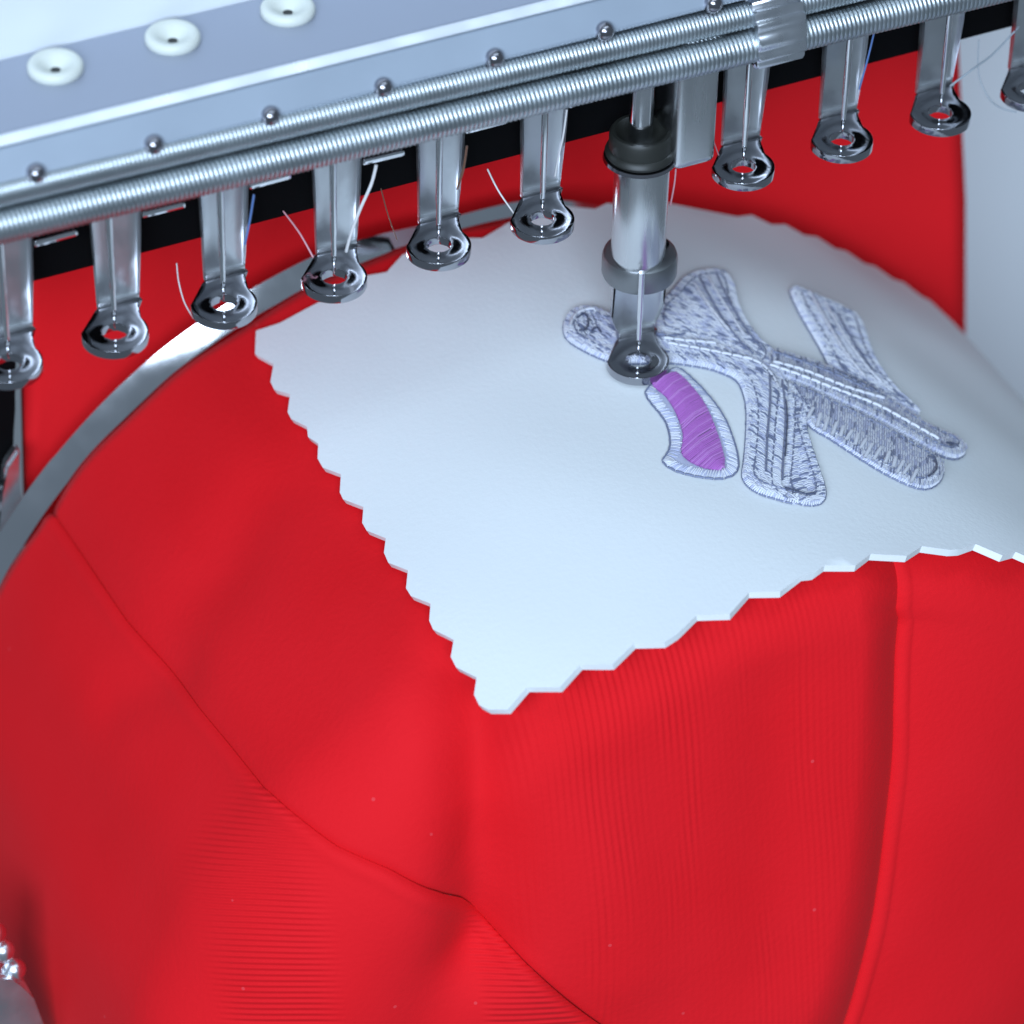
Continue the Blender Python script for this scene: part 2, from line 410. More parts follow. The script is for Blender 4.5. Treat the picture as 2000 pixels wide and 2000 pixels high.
# ---------------------------------------------------------------- cap frame: steel band, post, clip, toothed clamp
frame = thing('cap_frame', (90, 42, -118), 'curved polished steel band gripping the cap between crown and bill', 'cap frame')
V, Fc = [], []
ts = [-125+i*1.0 for i in range(216)]
for t in ts:
    wob = .18*math.sin(t*.30)+.15*math.sin(t*.13+1)
    dive = -5*max(0, min(1, (t-4)/16))**1.5          # past the crown's top the band runs in under cloth and patch
    tl = .4+2.1*max(0, min(1, (-5-t)/10))          # the band leans outwards round the side of the crown
    prof = [(40.6, -1.5), (40.75, -1.2), (42.9, -.7+tl+wob*.4), (43.15, -.8+tl), (43.15, -1.1+tl), (41.0, -1.9)]
    prof = [(y_, o_+dive) for y_, o_ in prof]
    for y, o_ in prof: V.append(tube_pt(t, y, o_))
n = 6
for i in range(len(ts)-1):
    for k in range(n): Fc.append((i*n+k, (i+1)*n+k, (i+1)*n+(k+1) % n, i*n+(k+1) % n))
Fc.append(tuple(range(n))); Fc.append(tuple((len(ts)-1)*n+k for k in range(n))[::-1])
o = mesh('band', V, Fc, m_band); shade_auto(o, 22); attach(o, frame)
def px_plate(name, poly, y0, y1, m, root, bev=0.35):
    bm = bmesh.new()
    P = [at_y(px, py, y0) for px, py in poly]
    prism(bm, P, lambda p: p, lambda p: (p.x, p.y+(y1-y0), p.z))
    bmesh.ops.bevel(bm, geom=list(bm.edges), offset=bev, segments=2, affect='EDGES', clamp_overlap=True)
    o = from_bm(name, bm, m, None, 35); attach(o, root); return o
px_plate('post', [(-60, 690), (33, 690), (30, 800), (27, 905), (8, 930), (4, 1010), (-60, 1100)], 47.5, 55, m_black, frame)
px_plate('clip', [(10, 915), (36, 876), (43, 884), (38, 950), (44, 1010), (60, 1042), (44, 1075), (12, 1128), (-45, 1190), (-45, 1080), (2, 1060), (-4, 1000), (12, 965)], 45.0, 47.2, m_steel, frame, .5)
cl = px_plate('clamp', [(-60, 1905), (20, 1912), (48, 1918), (66, 1950), (86, 2005), (100, 2070), (-60, 2070)], -10, -3, m_steel, frame, .8)
for px, py in [(-28, 1790), (-10, 1822), (6, 1856), (28, 1893)]:
    c = at_y(px, py, -8)
    bm = bmesh.new()
    lathe(bm, [(0, -2.3), (.9, -2.2), (1.5, -1.6), (1.75, -.6), (1.7, .3), (1.3, 1.2), (.7, 1.6), (0, 1.75)], 20)
    bmesh.ops.rotate(bm, cent=(0, 0, 0), matrix=Matrix.Rotation(.5, 3, 'X'), verts=bm.verts)
    bmesh.ops.translate(bm, vec=c, verts=bm.verts)
    o = from_bm('clamp_tooth', bm, m_alum, None, 60)
    o.parent = cl; o.matrix_parent_inverse = Matrix.Identity(4)
px_plate('clamp_rail', [(-60, 1780), (-20, 1790), (-2, 1850), (14, 1905), (-60, 1905)], -6, -3, m_steel, frame, .4)

# ---------------------------------------------------------------- felt patch
TOP = 0.4; BOT = -0.7
L1 = [(10,120),(8,225),(90,270),(78,350),(95,385),(165,405),(155,485),(170,515),(240,550),(245,595),(290,625),(287,690),(310,730),(390,760),(385,840),(400,870),(490,905),(485,975),(505,1010),(590,1045),(583,1110),(603,1155),(690,1190),(683,1270),(705,1305),(792,1340),(787,1415),(805,1455),(895,1500),(882,1575),(905,1620),(995,1665),(983,1740),(1005,1785),(1045,1805),(1130,1805),(1215,1710),(1360,1710),(1450,1612),(1570,1612)]
L2 = [(0,745),(100,645),(240,640),(300,600),(390,510),(545,505),(635,405),(780,405),(880,330),(930,325),(985,285),(1130,285),(1200,228),(1370,235),(1440,187),(1570,205),(1620,203),(1690,180),(1815,235),(1875,220),(1932,245)]
edge = [(500+x/2.273, 600+y/2.273) for x, y in L1]+[(1200+x/2.415, 1000+y/2.415) for x, y in L2]
out = [hit(px, py, BOT) for px, py in edge]
t, y0 = out[-1]
while t < 66:
    out.append((t+1.2, -53.0)); out.append((t+3.6, -50.8)); t += 4.8
out.append((t+1, -51.0))
y = -46.0; te = t+1
while y < 36: out.append((te+.8, y)); out.append((te-.6, y+2.6)); y += 5.2
k = 0; t = te-1
while t > 27: out.append((t, 38.6 if k % 2 else 36.9)); t -= (2.6 if k % 2 else 2.0); k += 1
out += [hit(px, py, TOP) for px, py in [(1290,395),(1262,404),(1215,404),(1185,400),(1162,411),(1104,405),(1060,414),(991,436),(943,465),(904,465),(870,472),(840,480),(786,498),(755,531),(709,538),(655,570),(600,598),(545,628)]]
SK = 1.6     # mm of arc per degree
poly = [Vector((t*SK, y)) for t, y in out]
def inside(p, P):
    c = False; n = len(P); j = n-1
    for i in range(n):
        if (P[i].y > p.y) != (P[j].y > p.y) and p.x < (P[j].x-P[i].x)*(p.y-P[i].y)/(P[j].y-P[i].y)+P[i].x: c = not c
        j = i
    return c
def cdt(P, step, jit=0.0):
    x0, x1 = min(p.x for p in P), max(p.x for p in P); y0, y1 = min(p.y for p in P), max(p.y for p in P)
    pts = list(P); x = x0+step/2
    while x < x1:
        y = y0+step/2
        while y < y1:
            q = Vector((x+random.uniform(-jit, jit), y+random.uniform(-jit, jit)))
            if inside(q, P): pts.append(q)
            y += step
        x += step
    n = len(P)
    r = delaunay_2d_cdt(pts, [(i, (i+1) % n) for i in range(n)], [], 1, 1e-5)
    return r[0], r[2]
def patch_wave(s, y): return .25*math.sin(s*.07+.5)*math.sin(y*.06)+.15*math.sin(s*.16+y*.11)
def patch_pt(s, y, h=0.0):
    return tube_pt(s/SK, y, TOP+h+patch_wave(s, y))
pv, pf = cdt(poly, 2.2)
patch = thing('felt_patch', (90, -8, -30), 'white felt patch with zigzag pinked edges lying across the red cap', 'patch')
V = [patch_pt(p.x, p.y) for p in pv]; nV = len(V)
V += [tube_pt(p.x/SK, p.y, BOT+patch_wave(p.x, p.y)) for p in pv]
Fc = [tuple(f) for f in pf]+[tuple(nV+i for i in f[::-1]) for f in pf]
ec = Counter(); dirn = {}
for f in pf:
    for i in range(len(f)):
        a, b_ = f[i], f[(i+1) % len(f)]; ec[frozenset((a, b_))] += 1; dirn[frozenset((a, b_))] = (a, b_)
for e, c in ec.items():
    if c == 1:
        a, b_ = dirn[e]; Fc.append((b_, a, nV+a, nV+b_))
o = mesh('felt_sheet', V, Fc, m_felt); bm = bmesh.new(); bm.from_mesh(o.data)
bmesh.ops.recalc_face_normals(bm, faces=bm.faces); bm.to_mesh(o.data); bm.free()
shade_auto(o, 40)
bv = o.modifiers.new('soft_edge', 'BEVEL'); bv.width = 0.18*MM; bv.segments = 2; bv.limit_method = 'ANGLE'; bv.angle_limit = math.radians(50)
attach(o, patch)

# ---------------------------------------------------------------- embroidery (all in arc millimetres on the patch)
def E(pts):
    r = []
    for x, y in pts:
        t, yy = hit(1080+x/2.356, 500+y/2.356, TOP); r.append(Vector((t*SK, yy)))
    return r
def resample(P, step, closed=True):
    Q = list(P)+([P[0]] if closed else []); out = []; carry = 0.0
    for a, b_ in zip(Q, Q[1:]):
        L = (b_-a).length; d = carry
        while d < L: out.append(a+(b_-a)*(d/L)); d += step
        carry = d-L
    return out
def smooth2(P, sub=5):
    n = len(P); o_ = []
    for i in range(n):
        p0, p1, p2, p3 = P[i-1], P[i], P[(i+1) % n], P[(i+2) % n]
        for k in range(sub):
            u = k/sub
            o_.append(p1+0.5*u*((p2-p0)+u*((2*p0-5*p1+4*p2-p3)+u*(3*(p1-p2)+p3-p0))))
    return o_
TH_V = {k: ([], []) for k in ('silver', 'lavender', 'slate', 'dark', 'violet', 'violet_light')}
def stitch(a, b_, h0, h1, r, key, arch=0.0):
    V, Fc = TH_V[key]
    mid = (a+b_)/2
    pts = [patch_pt(a.x, a.y, h0)]
    if arch or (a-b_).length > 2.5: pts.append(patch_pt(mid.x, mid.y, (h0+h1)/2+arch))
    pts.append(patch_pt(b_.x, b_.y, h1))
    tube(V, Fc, pts, r, 4, False)
def hatch(P, ang, step, ln, h, r, keys, arch=.05, gap=.1):
    """rows of running stitches clipped to polygon P"""
    d = Vector((math.cos(ang), math.sin(ang))); nrm = Vector((-d.y, d.x))
    lo, hi = min(p.dot(nrm) for p in P), max(p.dot(nrm) for p in P)
    v_ = lo+step/2
    while v_ < hi:
        xs = []
        n = len(P)
        for i in range(n):
            a, b_ = P[i], P[(i+1) % n]; da, db = a.dot(nrm)-v_, b_.dot(nrm)-v_
            if (da > 0) != (db > 0): xs.append((a+(b_-a)*(da/(da-db))).dot(d))
        xs.sort()
        for x0, x1 in zip(xs[::2], xs[1::2]):
            x = x0
            while x < x1-.15:
                e = min(x1, x+ln*random.uniform(.8, 1.2))
                a = d*x+nrm*(v_+random.uniform(-.05, .05)); c = d*(e-gap)+nrm*(v_+random.uniform(-.06, .06))
                stitch(a, c, h+random.uniform(-.05, .05), h+random.uniform(-.05, .05), r, random.choice(keys), arch)
                x = e
        v_ += step*random.uniform(.9, 1.1)
def inner_normal(Q, i):
    n = len(Q); t = (Q[(i+1) % n]-Q[i-1]).normalized(); return Vector((-t.y, t.x))
def border(P, wdt, step, h, r, keys, slant=.3, arch=.1):
    """satin border: short stitches across the outline, all the way round"""
    Q = resample(P, step); area_ = sum(Q[i-1].cross(Q[i]) if hasattr(Q[0], 'cross') else 0 for i in range(len(Q)))
    sg = 1 if sum(Q[i-1].x*Q[i].y-Q[i].x*Q[i-1].y for i in range(len(Q))) > 0 else -1
    for i, p in enumerate(Q):
        nn = inner_normal(Q, i)*sg; tt = Vector((nn.y, -nn.x))
        a = p-nn*.1; c = p+nn*(wdt*random.uniform(.75, 1.1))+tt*slant*random.uniform(.4, 1.2)
        stitch(a, c, h*.3, h, r, random.choice(keys), arch)
def running(P, ln, off_, h, r, key, closed=True, gap=.25):
    Q = resample(P, ln, closed); n = len(Q)
    sg = 1 if sum(Q[i-1].x*Q[i].y-Q[i].x*Q[i-1].y for i in range(n)) > 0 else -1
    for i in range(n if closed else n-1):
        a, b_ = Q[i], Q[(i+1) % n]
        if (a-b_).length > ln*2.2 or (a-b_).length < .05: continue
        t = (b_-a).normalized(); nn = Vector((-t.y, t.x))*sg*off_
        stitch(a+nn+t*gap*.5+Vector((random.uniform(-.05, .05), random.uniform(-.05, .05))), b_+nn-t*gap*.5, h, h, r, key, .08)
def pad(P, h, name, m):
    """raised underlay inside an outline"""
    Q = resample(P, .45); vs, fs = cdt(Q, .5)
    V = []
    for p in vs:
        d = min((p-q).length for q in Q); V.append(patch_pt(p.x, p.y, .03+h*min(1, d/.55)**.6))
    return V, [tuple(f) for f in fs]
shapes = {
 'band':  [(52,345),(66,295),(110,264),(170,262),(230,282),(360,335),(480,372),(620,405),(780,440),(900,480),(985,525),(1045,575),(1070,640),(1062,770),(1055,900),(1050,1075),(1130,1138),(1000,1108),(920,1075),(876,1020),(884,940),(892,840),(894,720),(878,640),(840,575),(740,532),(640,512),(540,500),(430,500),(300,500),(220,478),(130,435),(70,395)],
 'stem':  [(1075,640),(1180,690),(1160,780),(1180,860),(1215,960),(1252,1080),(1225,1138),(1140,1138),(1052,1075),(1056,930),(1064,780)],
 'plume': [(600,112),(690,84),(770,92),(820,140),(845,230),(890,320),(950,400),(1010,452),(1000,520),(930,500),(800,440),(690,410),(560,390),(470,350),(470,250),(540,180)],
 'upper': [(1000,450),(1120,482),(1240,520),(1380,585),(1490,640),(1600,720),(1720,800),(1830,850),(1888,905),(1850,938),(1780,925),(1660,868),(1500,772),(1330,690),(1160,610),(1040,560),(985,515)],
 'lower': [(1060,600),(1170,622),(1330,700),(1490,778),(1640,868),(1750,935),(1786,975),(1780,1030),(1745,1068),(1690,1078),(1600,1045),(1490,985),(1380,915),(1270,842),(1170,775)],
 'arm':   [(1090,165),(1150,178),(1240,215),(1340,262),(1400,305),(1425,370),(1450,450),(1500,540),(1580,640),(1680,735),(1600,715),(1490,655),(1380,590),(1295,545),(1235,440),(1170,335),(1115,240)],
}
leg = [(430,630),(520,755),(546,850),(535,905),(508,950),(570,990),(680,1016),(790,1020),(842,985),(848,930),(828,845),(785,745),(720,655),(640,575),(565,520),(520,560)]
violet = [(455,600),(520,660),(570,740),(598,830),(592,915),(640,962),(720,990),(785,985),(778,900),(745,800),(700,700),(640,620),(570,555),(520,560)]
fillV, fillF = [], []
angs = {'band': 1.9, 'stem': .1, 'plume': 2.2, 'upper': 1.1, 'lower': 1.0, 'arm': 2.3}
lift = {'band': .25, 'stem': 0, 'plume': 0, 'upper': .35, 'lower': .1, 'arm': .1}
for nm, pts in shapes.items():
    P = smooth2(E(pts), 4); hl = lift[nm]
    v_, f_ = pad(P, .7+hl, nm, None); bse = len(fillV); fillV += v_; fillF += [tuple(bse+i for i in f) for f in f_]
    hatch(P, angs[nm], .36, 1.6, .77+hl, .125, ['lavender', 'silver', 'silver', 'silver', 'silver', 'lavender', 'silver', 'slate'], .16, .14)
    border(P, 1.25, .36, .85+hl, .14, ['silver', 'silver', 'silver', 'silver', 'lavender'], .35, .2)
    running(P, 1.3, -.16, .17, .16, 'slate', True, .22)
    running(P, 1.4, 1.4, .95+hl, .13, 'slate', True, .6)
lobe = smooth2(E([(98,330),(120,300),(165,292),(215,310),(205,370),(150,395),(105,375)]), 4)
hatch(lobe, 1.2, .3, 1.3, 1.0, .12, ['slate', 'dark', 'slate', 'slate'], .12, .1)
Pl = smooth2(E(leg), 4)
v_, f_ = pad(Pl, .35, 'leg', None); bse = len(fillV); fillV += v_; fillF += [tuple(bse+i for i in f) for f in f_]
border(Pl, 1.5, .36, .5, .12, ['silver', 'silver', 'lavender', 'silver'], .5)
running(Pl, 1.4, -.18, .18, .18, 'slate', True, .12)
Pv = smooth2(E(violet), 4)
hatch(Pv, .45, .27, 9, .62, .17, ['violet', 'violet', 'violet_light', 'violet'], .45, 0)
# seams between the strokes and highlight lines
lines = {
 'silver': [[(80,360),(95,315),(140,288),(210,282)], [(500,415),(600,428),(760,440)], [(520,440),(700,470),(830,495),(930,520),(1000,585),(1030,650)],
            [(985,535),(1120,580),(1300,650),(1480,720),(1640,810),(1760,880)], [(1000,520),(1150,560),(1350,640),(1520,690)],
            [(640,160),(720,280),(820,400)], [(700,130),(780,260),(870,400)], [(1160,200),(1240,340),(1330,480),(1420,590)], [(1230,250),(1330,420),(1440,560),(1520,640)]],
 'slate':  [[(1042,600),(1056,700),(1062,800),(1055,930),(1050,1060)], [(985,560),(990,700),(980,860),(975,1020)], [(1000,470),(1150,520),(1300,580),(1470,660)],
            [(660,130),(740,270),(830,400),(930,500)], [(740,120),(800,240),(880,370),(960,470)], [(1180,220),(1260,360),(1350,500)], [(1290,300),(1370,440),(1470,580)], [(470,395),(560,405),(620,380)]],
 'dark':   [[(110,320),(150,300),(160,360),(130,390),(105,350)], [(1060,1090),(1140,1120),(1215,1120)], [(1060,690),(1068,800),(1060,960)],
            [(1700,955),(1740,970),(1745,1020),(1710,1050)], [(1790,890),(1850,905),(1835,925)], [(940,520),(1000,590),(1040,660)], [(1300,560),(1400,610),(1490,655)], [(220,390),(190,360),(170,400)]],
}
for key, LL in lines.items():
    for L in LL:
        P = [Vector((p.x, p.y)) for p in smoothline([Vector((q_.x, q_.y, 0)) for q_ in E(L)], 6)]
        running(P, 1.6, 0, 1.4 if key == 'silver' else 1.3, .25 if key == 'silver' else .17, key, False, .2)
for k, L in enumerate([[(1190+34*i+random.uniform(-6, 6), 728+20.5*i+random.uniform(-5, 5)) for i in range(15)]]):   # ladder of bright bars along the lower stroke
    for x, y in L:
        a, c = E([(x, y), (x-random.uniform(8, 34), y+random.uniform(40, 62))]); 
        for s in (-.12, .12): stitch(a+Vector((s, 0)), c+Vector((s, 0)), 1.1, 1.1, .2, 'silver', .1)
o = mesh('underlay', fillV, fillF, m_tl, None, True); o['kind'] = 'stuff'; attach(o, patch)
for key, m in (('silver', m_tw), ('lavender', m_tl), ('slate', m_tg), ('dark', m_td), ('violet', m_tp), ('violet_light', m_tp2)):
    V, Fc = TH_V[key]
    o = mesh('embroidery_stitches', V, Fc, m, None, True); o['kind'] = 'stuff'
    o['label'] = {'silver': 'silvery white stitches of the letter emblem', 'lavender': 'pale lavender grey stitches of the letter emblem', 'slate': 'slate grey outline stitches of the letter emblem',
                  'dark': 'dark slate shadow stitches of the letter emblem', 'violet': 'violet satin stitches filling one leg of the emblem', 'violet_light': 'lighter violet satin stitches in the same leg'}[key]
    attach(o, patch)

# ---------------------------------------------------------------- machine head
X0, X1 = -40.0, 190.0
head = thing('embroidery_machine_head', (80, 4, 5), 'long steel needle head with springs and a row of presser feet', 'embroidery machine')
def bar(name, prof, m, bev=0.0, x0=X0, x1=X1, auto=30):
    bm = bmesh.new()
    prism(bm, prof, lambda p: (x0, p[0], p[1]), lambda p: (x1, p[0], p[1]))
    if bev: bmesh.ops.bevel(bm, geom=list(bm.edges), offset=bev, segments=2, affect='EDGES', clamp_overlap=True)
    o = from_bm(name, bm, m, None, auto); attach(o, head); return o
bar('shelf_plate', [(0.35, 36.2), (16.4, 36.2), (16.4, 37.4), (0.35, 37.4)], m_plate, .12)
bar('shelf_lip', [(-1.35, 36.55), (0.2, 35.9), (0.25, 37.42), (-.1, 37.42)], m_lip, .15)
bar('front_strip', [(-3.7, 32.2), (1.5, 32.2), (1.5, 35.4), (-1.3, 36.35), (-1.6, 36.3), (-4.0, 32.9)], m_strip, .12)
bar('spring_rail', [(-0.6, 22.8), (4.5, 22.8), (4.5, 32.0), (-0.6, 32.0)], m_black, .2)
bar('lower_beam', [(10, 5.3), (16.2, 5.3), (16.2, 36), (10, 36)], m_black, .3)
bar('white_cover', [(16.6, 9), (70, 20), (70, 240), (16.6, 240)], m_white, .8, -90, 100)
# eyelets
for k in range(3):
    c = at_z(*[(108, 128), (337, 71), (562, 16)][k], 38.2)
    bm = bmesh.new()
    lathe(bm, [(3.4, 37.3), (3.7, 37.6), (3.7, 38.3), (3.4, 38.75), (2.9, 38.85), (2.1, 38.5), (1.3, 37.9), (.65, 37.5), (.6, 36.0)], 40, (c.x, c.y))
    o = from_bm('eyelet', bm, m_nylon, None, 50); attach(o, head)
    bm = bmesh.new(); lathe(bm, [(.7, 37.52), (0, 37.52)], 20, (c.x, c.y))  # dark disc standing in for the shade down the eyelet hole
    s_ = from_bm('eyelet_bore_shade', bm, m_rubber, None); s_.parent = o; s_.matrix_parent_inverse = Matrix.Identity(4)
# dome screws along the strip
for px, py in [(70, 338), (300, 282), (528, 226), (748, 170), (966, 113), (1181, 60), (1393, 6)]:
    c = at_y(px, py, -3.9)
    bm = bmesh.new()
    lathe(bm, [(0, -1.2), (1.1, -1.2), (1.32, -.9), (1.35, -.1), (1.22, .6), (.85, 1.1), (.45, 1.3), (0, 1.36)], 24)
    bmesh.ops.rotate(bm, cent=(0, 0, 0), matrix=Matrix.Rotation(.75, 3, 'X'), verts=bm.verts)
    bmesh.ops.translate(bm, vec=c, verts=bm.verts)
    o = from_bm('screw', bm, m_screw, None, 50); attach(o, head)
# coil springs
def coil(y, z0, slope, R, wire, pitch, xa, xb, m):
    V, Fc = [], []; ns, nw = 18, 5; turns = int((xb-xa)/pitch); tot = turns*ns
    for i in range(tot+1):
        g = 2*math.pi*i/ns; x = xa+pitch*i/ns; zc = z0+slope*(x-50)
        for k in range(nw):
            h = 2*math.pi*k/nw; rr = R+wire*math.cos(h)
            V.append((x+wire*math.sin(h), y+rr*math.cos(g), zc+rr*math.sin(g)))
    for i in range(tot):
        for k in range(nw): Fc.append((i*nw+k, (i+1)*nw+k, (i+1)*nw+(k+1) % nw, i*nw+(k+1) % nw))
    o = mesh('coil_spring', V, Fc, m, None, True); attach(o, head); return o
fx = at_y(1512, 60, -4).x
coil(-4.0, 25.7, -.017, 2.05, .52, .68, X0, X1, m_coil)
coil(-3.2, 30.4, -.015, 1.65, .46, .60, X0, X1, m_coil)
# ribbed ferrule round both springs
bm = bmesh.new(); ring = []
nf = 96
for xs, sc_ in ((-3.9, .93), (-3.6, 1.0), (3.2, 1.0), (3.6, .93)):
    row = []
    for k in range(nf):
        g = 2*math.pi*k/nf; rib = 1+.07*math.cos(14*g)
        y = -3.6+3.3*math.copysign(abs(math.cos(g))**.8, math.cos(g))*rib*sc_; z = 27.6-.017*(fx-50)+5.4*math.copysign(abs(math.sin(g))**.8, math.sin(g))*rib*sc_
        row.append(bm.verts.new((fx+xs-(z-27)*.10, y, z)))
    ring.append(row)
for A, B in zip(ring, ring[1:]):
    for k in range(nf): bm.faces.new((A[k], A[(k+1) % nf], B[(k+1) % nf], B[k]))
bm.faces.new(ring[0]); bm.faces.new(ring[-1][::-1])
o = from_bm('ferrule', bm, m_alum, None, 40); attach(o, head)

# presser feet: ring, neck, channel shank, needle, clamp bar
def sheet(bm, rows, thick):
    """rows of points -> a plate with thickness along +y/normal approx"""
    A = [[bm.verts.new(p) for p in r] for r in rows]
    B = [[bm.verts.new(Vector(p)+Vector(thick)) for p in r] for r in rows]
    n, m_ = len(rows), len(rows[0])
    for i in range(n-1):
        for j in range(m_-1):
            bm.faces.new((A[i][j], A[i][j+1], A[i+1][j+1], A[i+1][j])); bm.faces.new((B[i][j], B[i+1][j], B[i+1][j+1], B[i][j+1]))
    for i in range(n-1):
        bm.faces.new((A[i][0], A[i+1][0], B[i+1][0], B[i][0])); bm.faces.new((A[i][-1], B[i][-1], B[i+1][-1], A[i+1][-1]))
    for j in range(m_-1):
        bm.faces.new((A[0][j], B[0][j], B[0][j+1], A[0][j+1])); bm.faces.new((A[-1][j], A[-1][j+1], B[-1][j+1], B[-1][j]))
def foot_meshes(top, wide=1.0):
    out = {}
    bm = bmesh.new()        # toe: one plate, a ring that narrows into a neck bent upwards
    ro, rh, hw, W = 4.55, 1.8, 3.0, 7.0
    outer = [Vector((ro*math.sin(a), -ro*math.cos(a))) for a in [math.radians(x) for x in range(0, 115, 6)]]
    outer += [Vector((3.8, 3.0)), Vector((3.5, 4.0)), Vector((3.2, 5.2)), Vector((hw, W))]
    outer = outer+[Vector((-p.x, p.y)) for p in outer[::-1] if p.x > 1e-6]
    hole = [Vector((rh*math.cos(2*math.pi*k/28), rh*math.sin(2*math.pi*k/28))) for k in range(28)]
    pts = list(outer)+list(hole); no = len(outer)
    for gx in range(-9, 10):
        for gy in range(-9, 15):
            q = Vector((gx*.5, gy*.5))
            if inside(q, outer) and q.length > rh+.3 and min((q-p).length for p in outer) > .3: pts.append(q)
    cd = delaunay_2d_cdt(pts, [(i, (i+1) % no) for i in range(no)]+[(no+i, no+(i+1) % 28) for i in range(28)], [], 1, 1e-5)
    fs = [f for f in cd[2] if (sum((cd[0][i] for i in f), Vector((0, 0)))/len(f)).length > rh*.97]
    used = sorted({i for f in fs for i in f}); idx = {v: k for k, v in enumerate(used)}
    Rb, ph, WB = 1.1, math.radians(80), 5.4
    def place(p, h):
        w = p.y-WB
        if w <= 0: y, z, n = p.y, 0, (0, 1)
        elif w < Rb*ph: g = w/Rb; y, z, n = WB+Rb*math.sin(g), Rb*(1-math.cos(g)), (-math.sin(g), math.cos(g))
        else:
            e = w-Rb*ph; y, z, n = WB+Rb*math.sin(ph)+e*math.cos(ph), Rb*(1-math.cos(ph))+e*math.sin(ph), (-math.sin(ph), math.cos(ph))
        hh = h*(1-.45*max(0, min(1, w/4)))
        dish = -.22*math.exp(-((p.length-3.1)/.9)**2) if h > 0 else 0
        return (p.x+.58*max(0, p.y-1.4)*(1 if p.y < 5.4 else 1+(y-p.y)/p.y), y+n[0]*(hh+dish), z+n[1]*(hh+dish))
    A = [bm.verts.new(place(cd[0][i], 1.35)) for i in used]; B = [bm.verts.new(place(cd[0][i], 0)) for i in used]
    cnt = Counter(); dr = {}
    for f in fs:
        bm.faces.new([A[idx[i]] for i in f]); bm.faces.new([B[idx[i]] for i in f[::-1]])
        for i in range(len(f)): e = frozenset((f[i], f[(i+1) % len(f)])); cnt[e] += 1; dr[e] = (f[i], f[(i+1) % len(f)])
    rim = []
    for e, c in cnt.items():
        if c == 1:
            u, v_ = dr[e]; bm.faces.new((A[idx[v_]], A[idx[u]], B[idx[u]], B[idx[v_]]))
            rim.append((A[idx[u]], A[idx[v_]])); rim.append((B[idx[u]], B[idx[v_]]))
    ed = [bm.edges.get(p) for p in rim]
    bmesh.ops.bevel(bm, geom=[e for e in ed if e], offset=.28, segments=3, profile=.5, affect='EDGES', clamp_overlap=True)
    out['toe'] = (bm, m_toe)
    bm = bmesh.new()        # shank: shallow channel with rolled edges
    rows = []
    for i in range(9):
        z = 1.6+(top-1.6)*i/8; hw = 3.0+(.55*min(1, (z-2.2)/16) if wide == 1 else 1.2*min(1, (z-2.2)/2.5)); dx = 2.75
        fl = .45+.55*min(1, (z-2.2)/9)
        rows.append([(dx+x*hw, 6.35-f*fl, z) for x, f in ((-1, 1.35), (-1, .7), (-.95, .25), (-.84, .04), (-.5, 0), (0, .0), (.5, 0), (.84, .04), (.95, .25), (1, .7), (1, 1.35))])
    sheet(bm, rows, (0, .55, 0))
    box(bm, -.25, 5.75, 5.7, 6.75, .75, 2.1, .3)
    out['shank'] = (bm, m_steel)
    bm = bmesh.new()        # needle
    lathe(bm, [(0, 1.6), (.12, 2.2), (.32, 4.6), (.36, 6), (.36, 8), (.46, 9), (.48, top), (0, top)], 14, (0, 0))
    out['needle'] = (bm, m_chrome)
    return out
def put(meshes, name_map, loc):
    pass
std = {}
for k, (bm, m) in foot_meshes(29.0).items():
    bmesh.ops.recalc_face_normals(bm, faces=bm.faces); me = bpy.data.meshes.new(k); bm.to_mesh(me); bm.free(); me.transform(Matrix.Scale(MM, 4)); me.materials.append(m)
    me.polygons.foreach_set('use_smooth', [True]*len(me.polygons)); me.set_sharp_from_angle(angle=math.radians(38)); std[k] = me
bm = bmesh.new(); box(bm, 6.4, 13.0, 5.6, 7.0, 16.2, 17.0, .25); box(bm, 6.5, 12.8, 5.3, 6.7, 14.6, 15.6, .35)
me = bpy.data.meshes.new('clamp_bar'); bm.to_mesh(me); bm.free(); me.transform(Matrix.Scale(MM, 4)); me.materials.append(m_chrome); std['clamp_bar'] = me
def part(name, me, root, loc, parent=None):
    o = bpy.data.objects.new(name, me); col.objects.link(o)
    if parent is None:
        o.location = Vector(loc)*MM; attach(o, root)
    else:
        o.parent = parent
    return o
feet_px = {0: (20, 722), 1: (224, 662), 2: (436, 606), 3: (653, 556), 4: (856, 492), 5: (1058, 441), 7: (1450, 339), 8: (1643, 285), 9: (1836, 233), 10: (2012, 187)}
for i, (px, py) in feet_px.items():
    z = (at_y(px, py, 0)).z      # small differences in how far each foot is raised
    f = part('presser_foot', std['toe'], head, (16.0*i+(at_y(px, py, 0).x-16*i)*.8, 0, z*.8))
    f.rotation_euler = (0, 0, random.uniform(-.04, .04))
    part('shank', std['shank'], head, None, f); part('needle', std['needle'], head, None, f); part('clamp_bar', std['clamp_bar'], head, None, f)

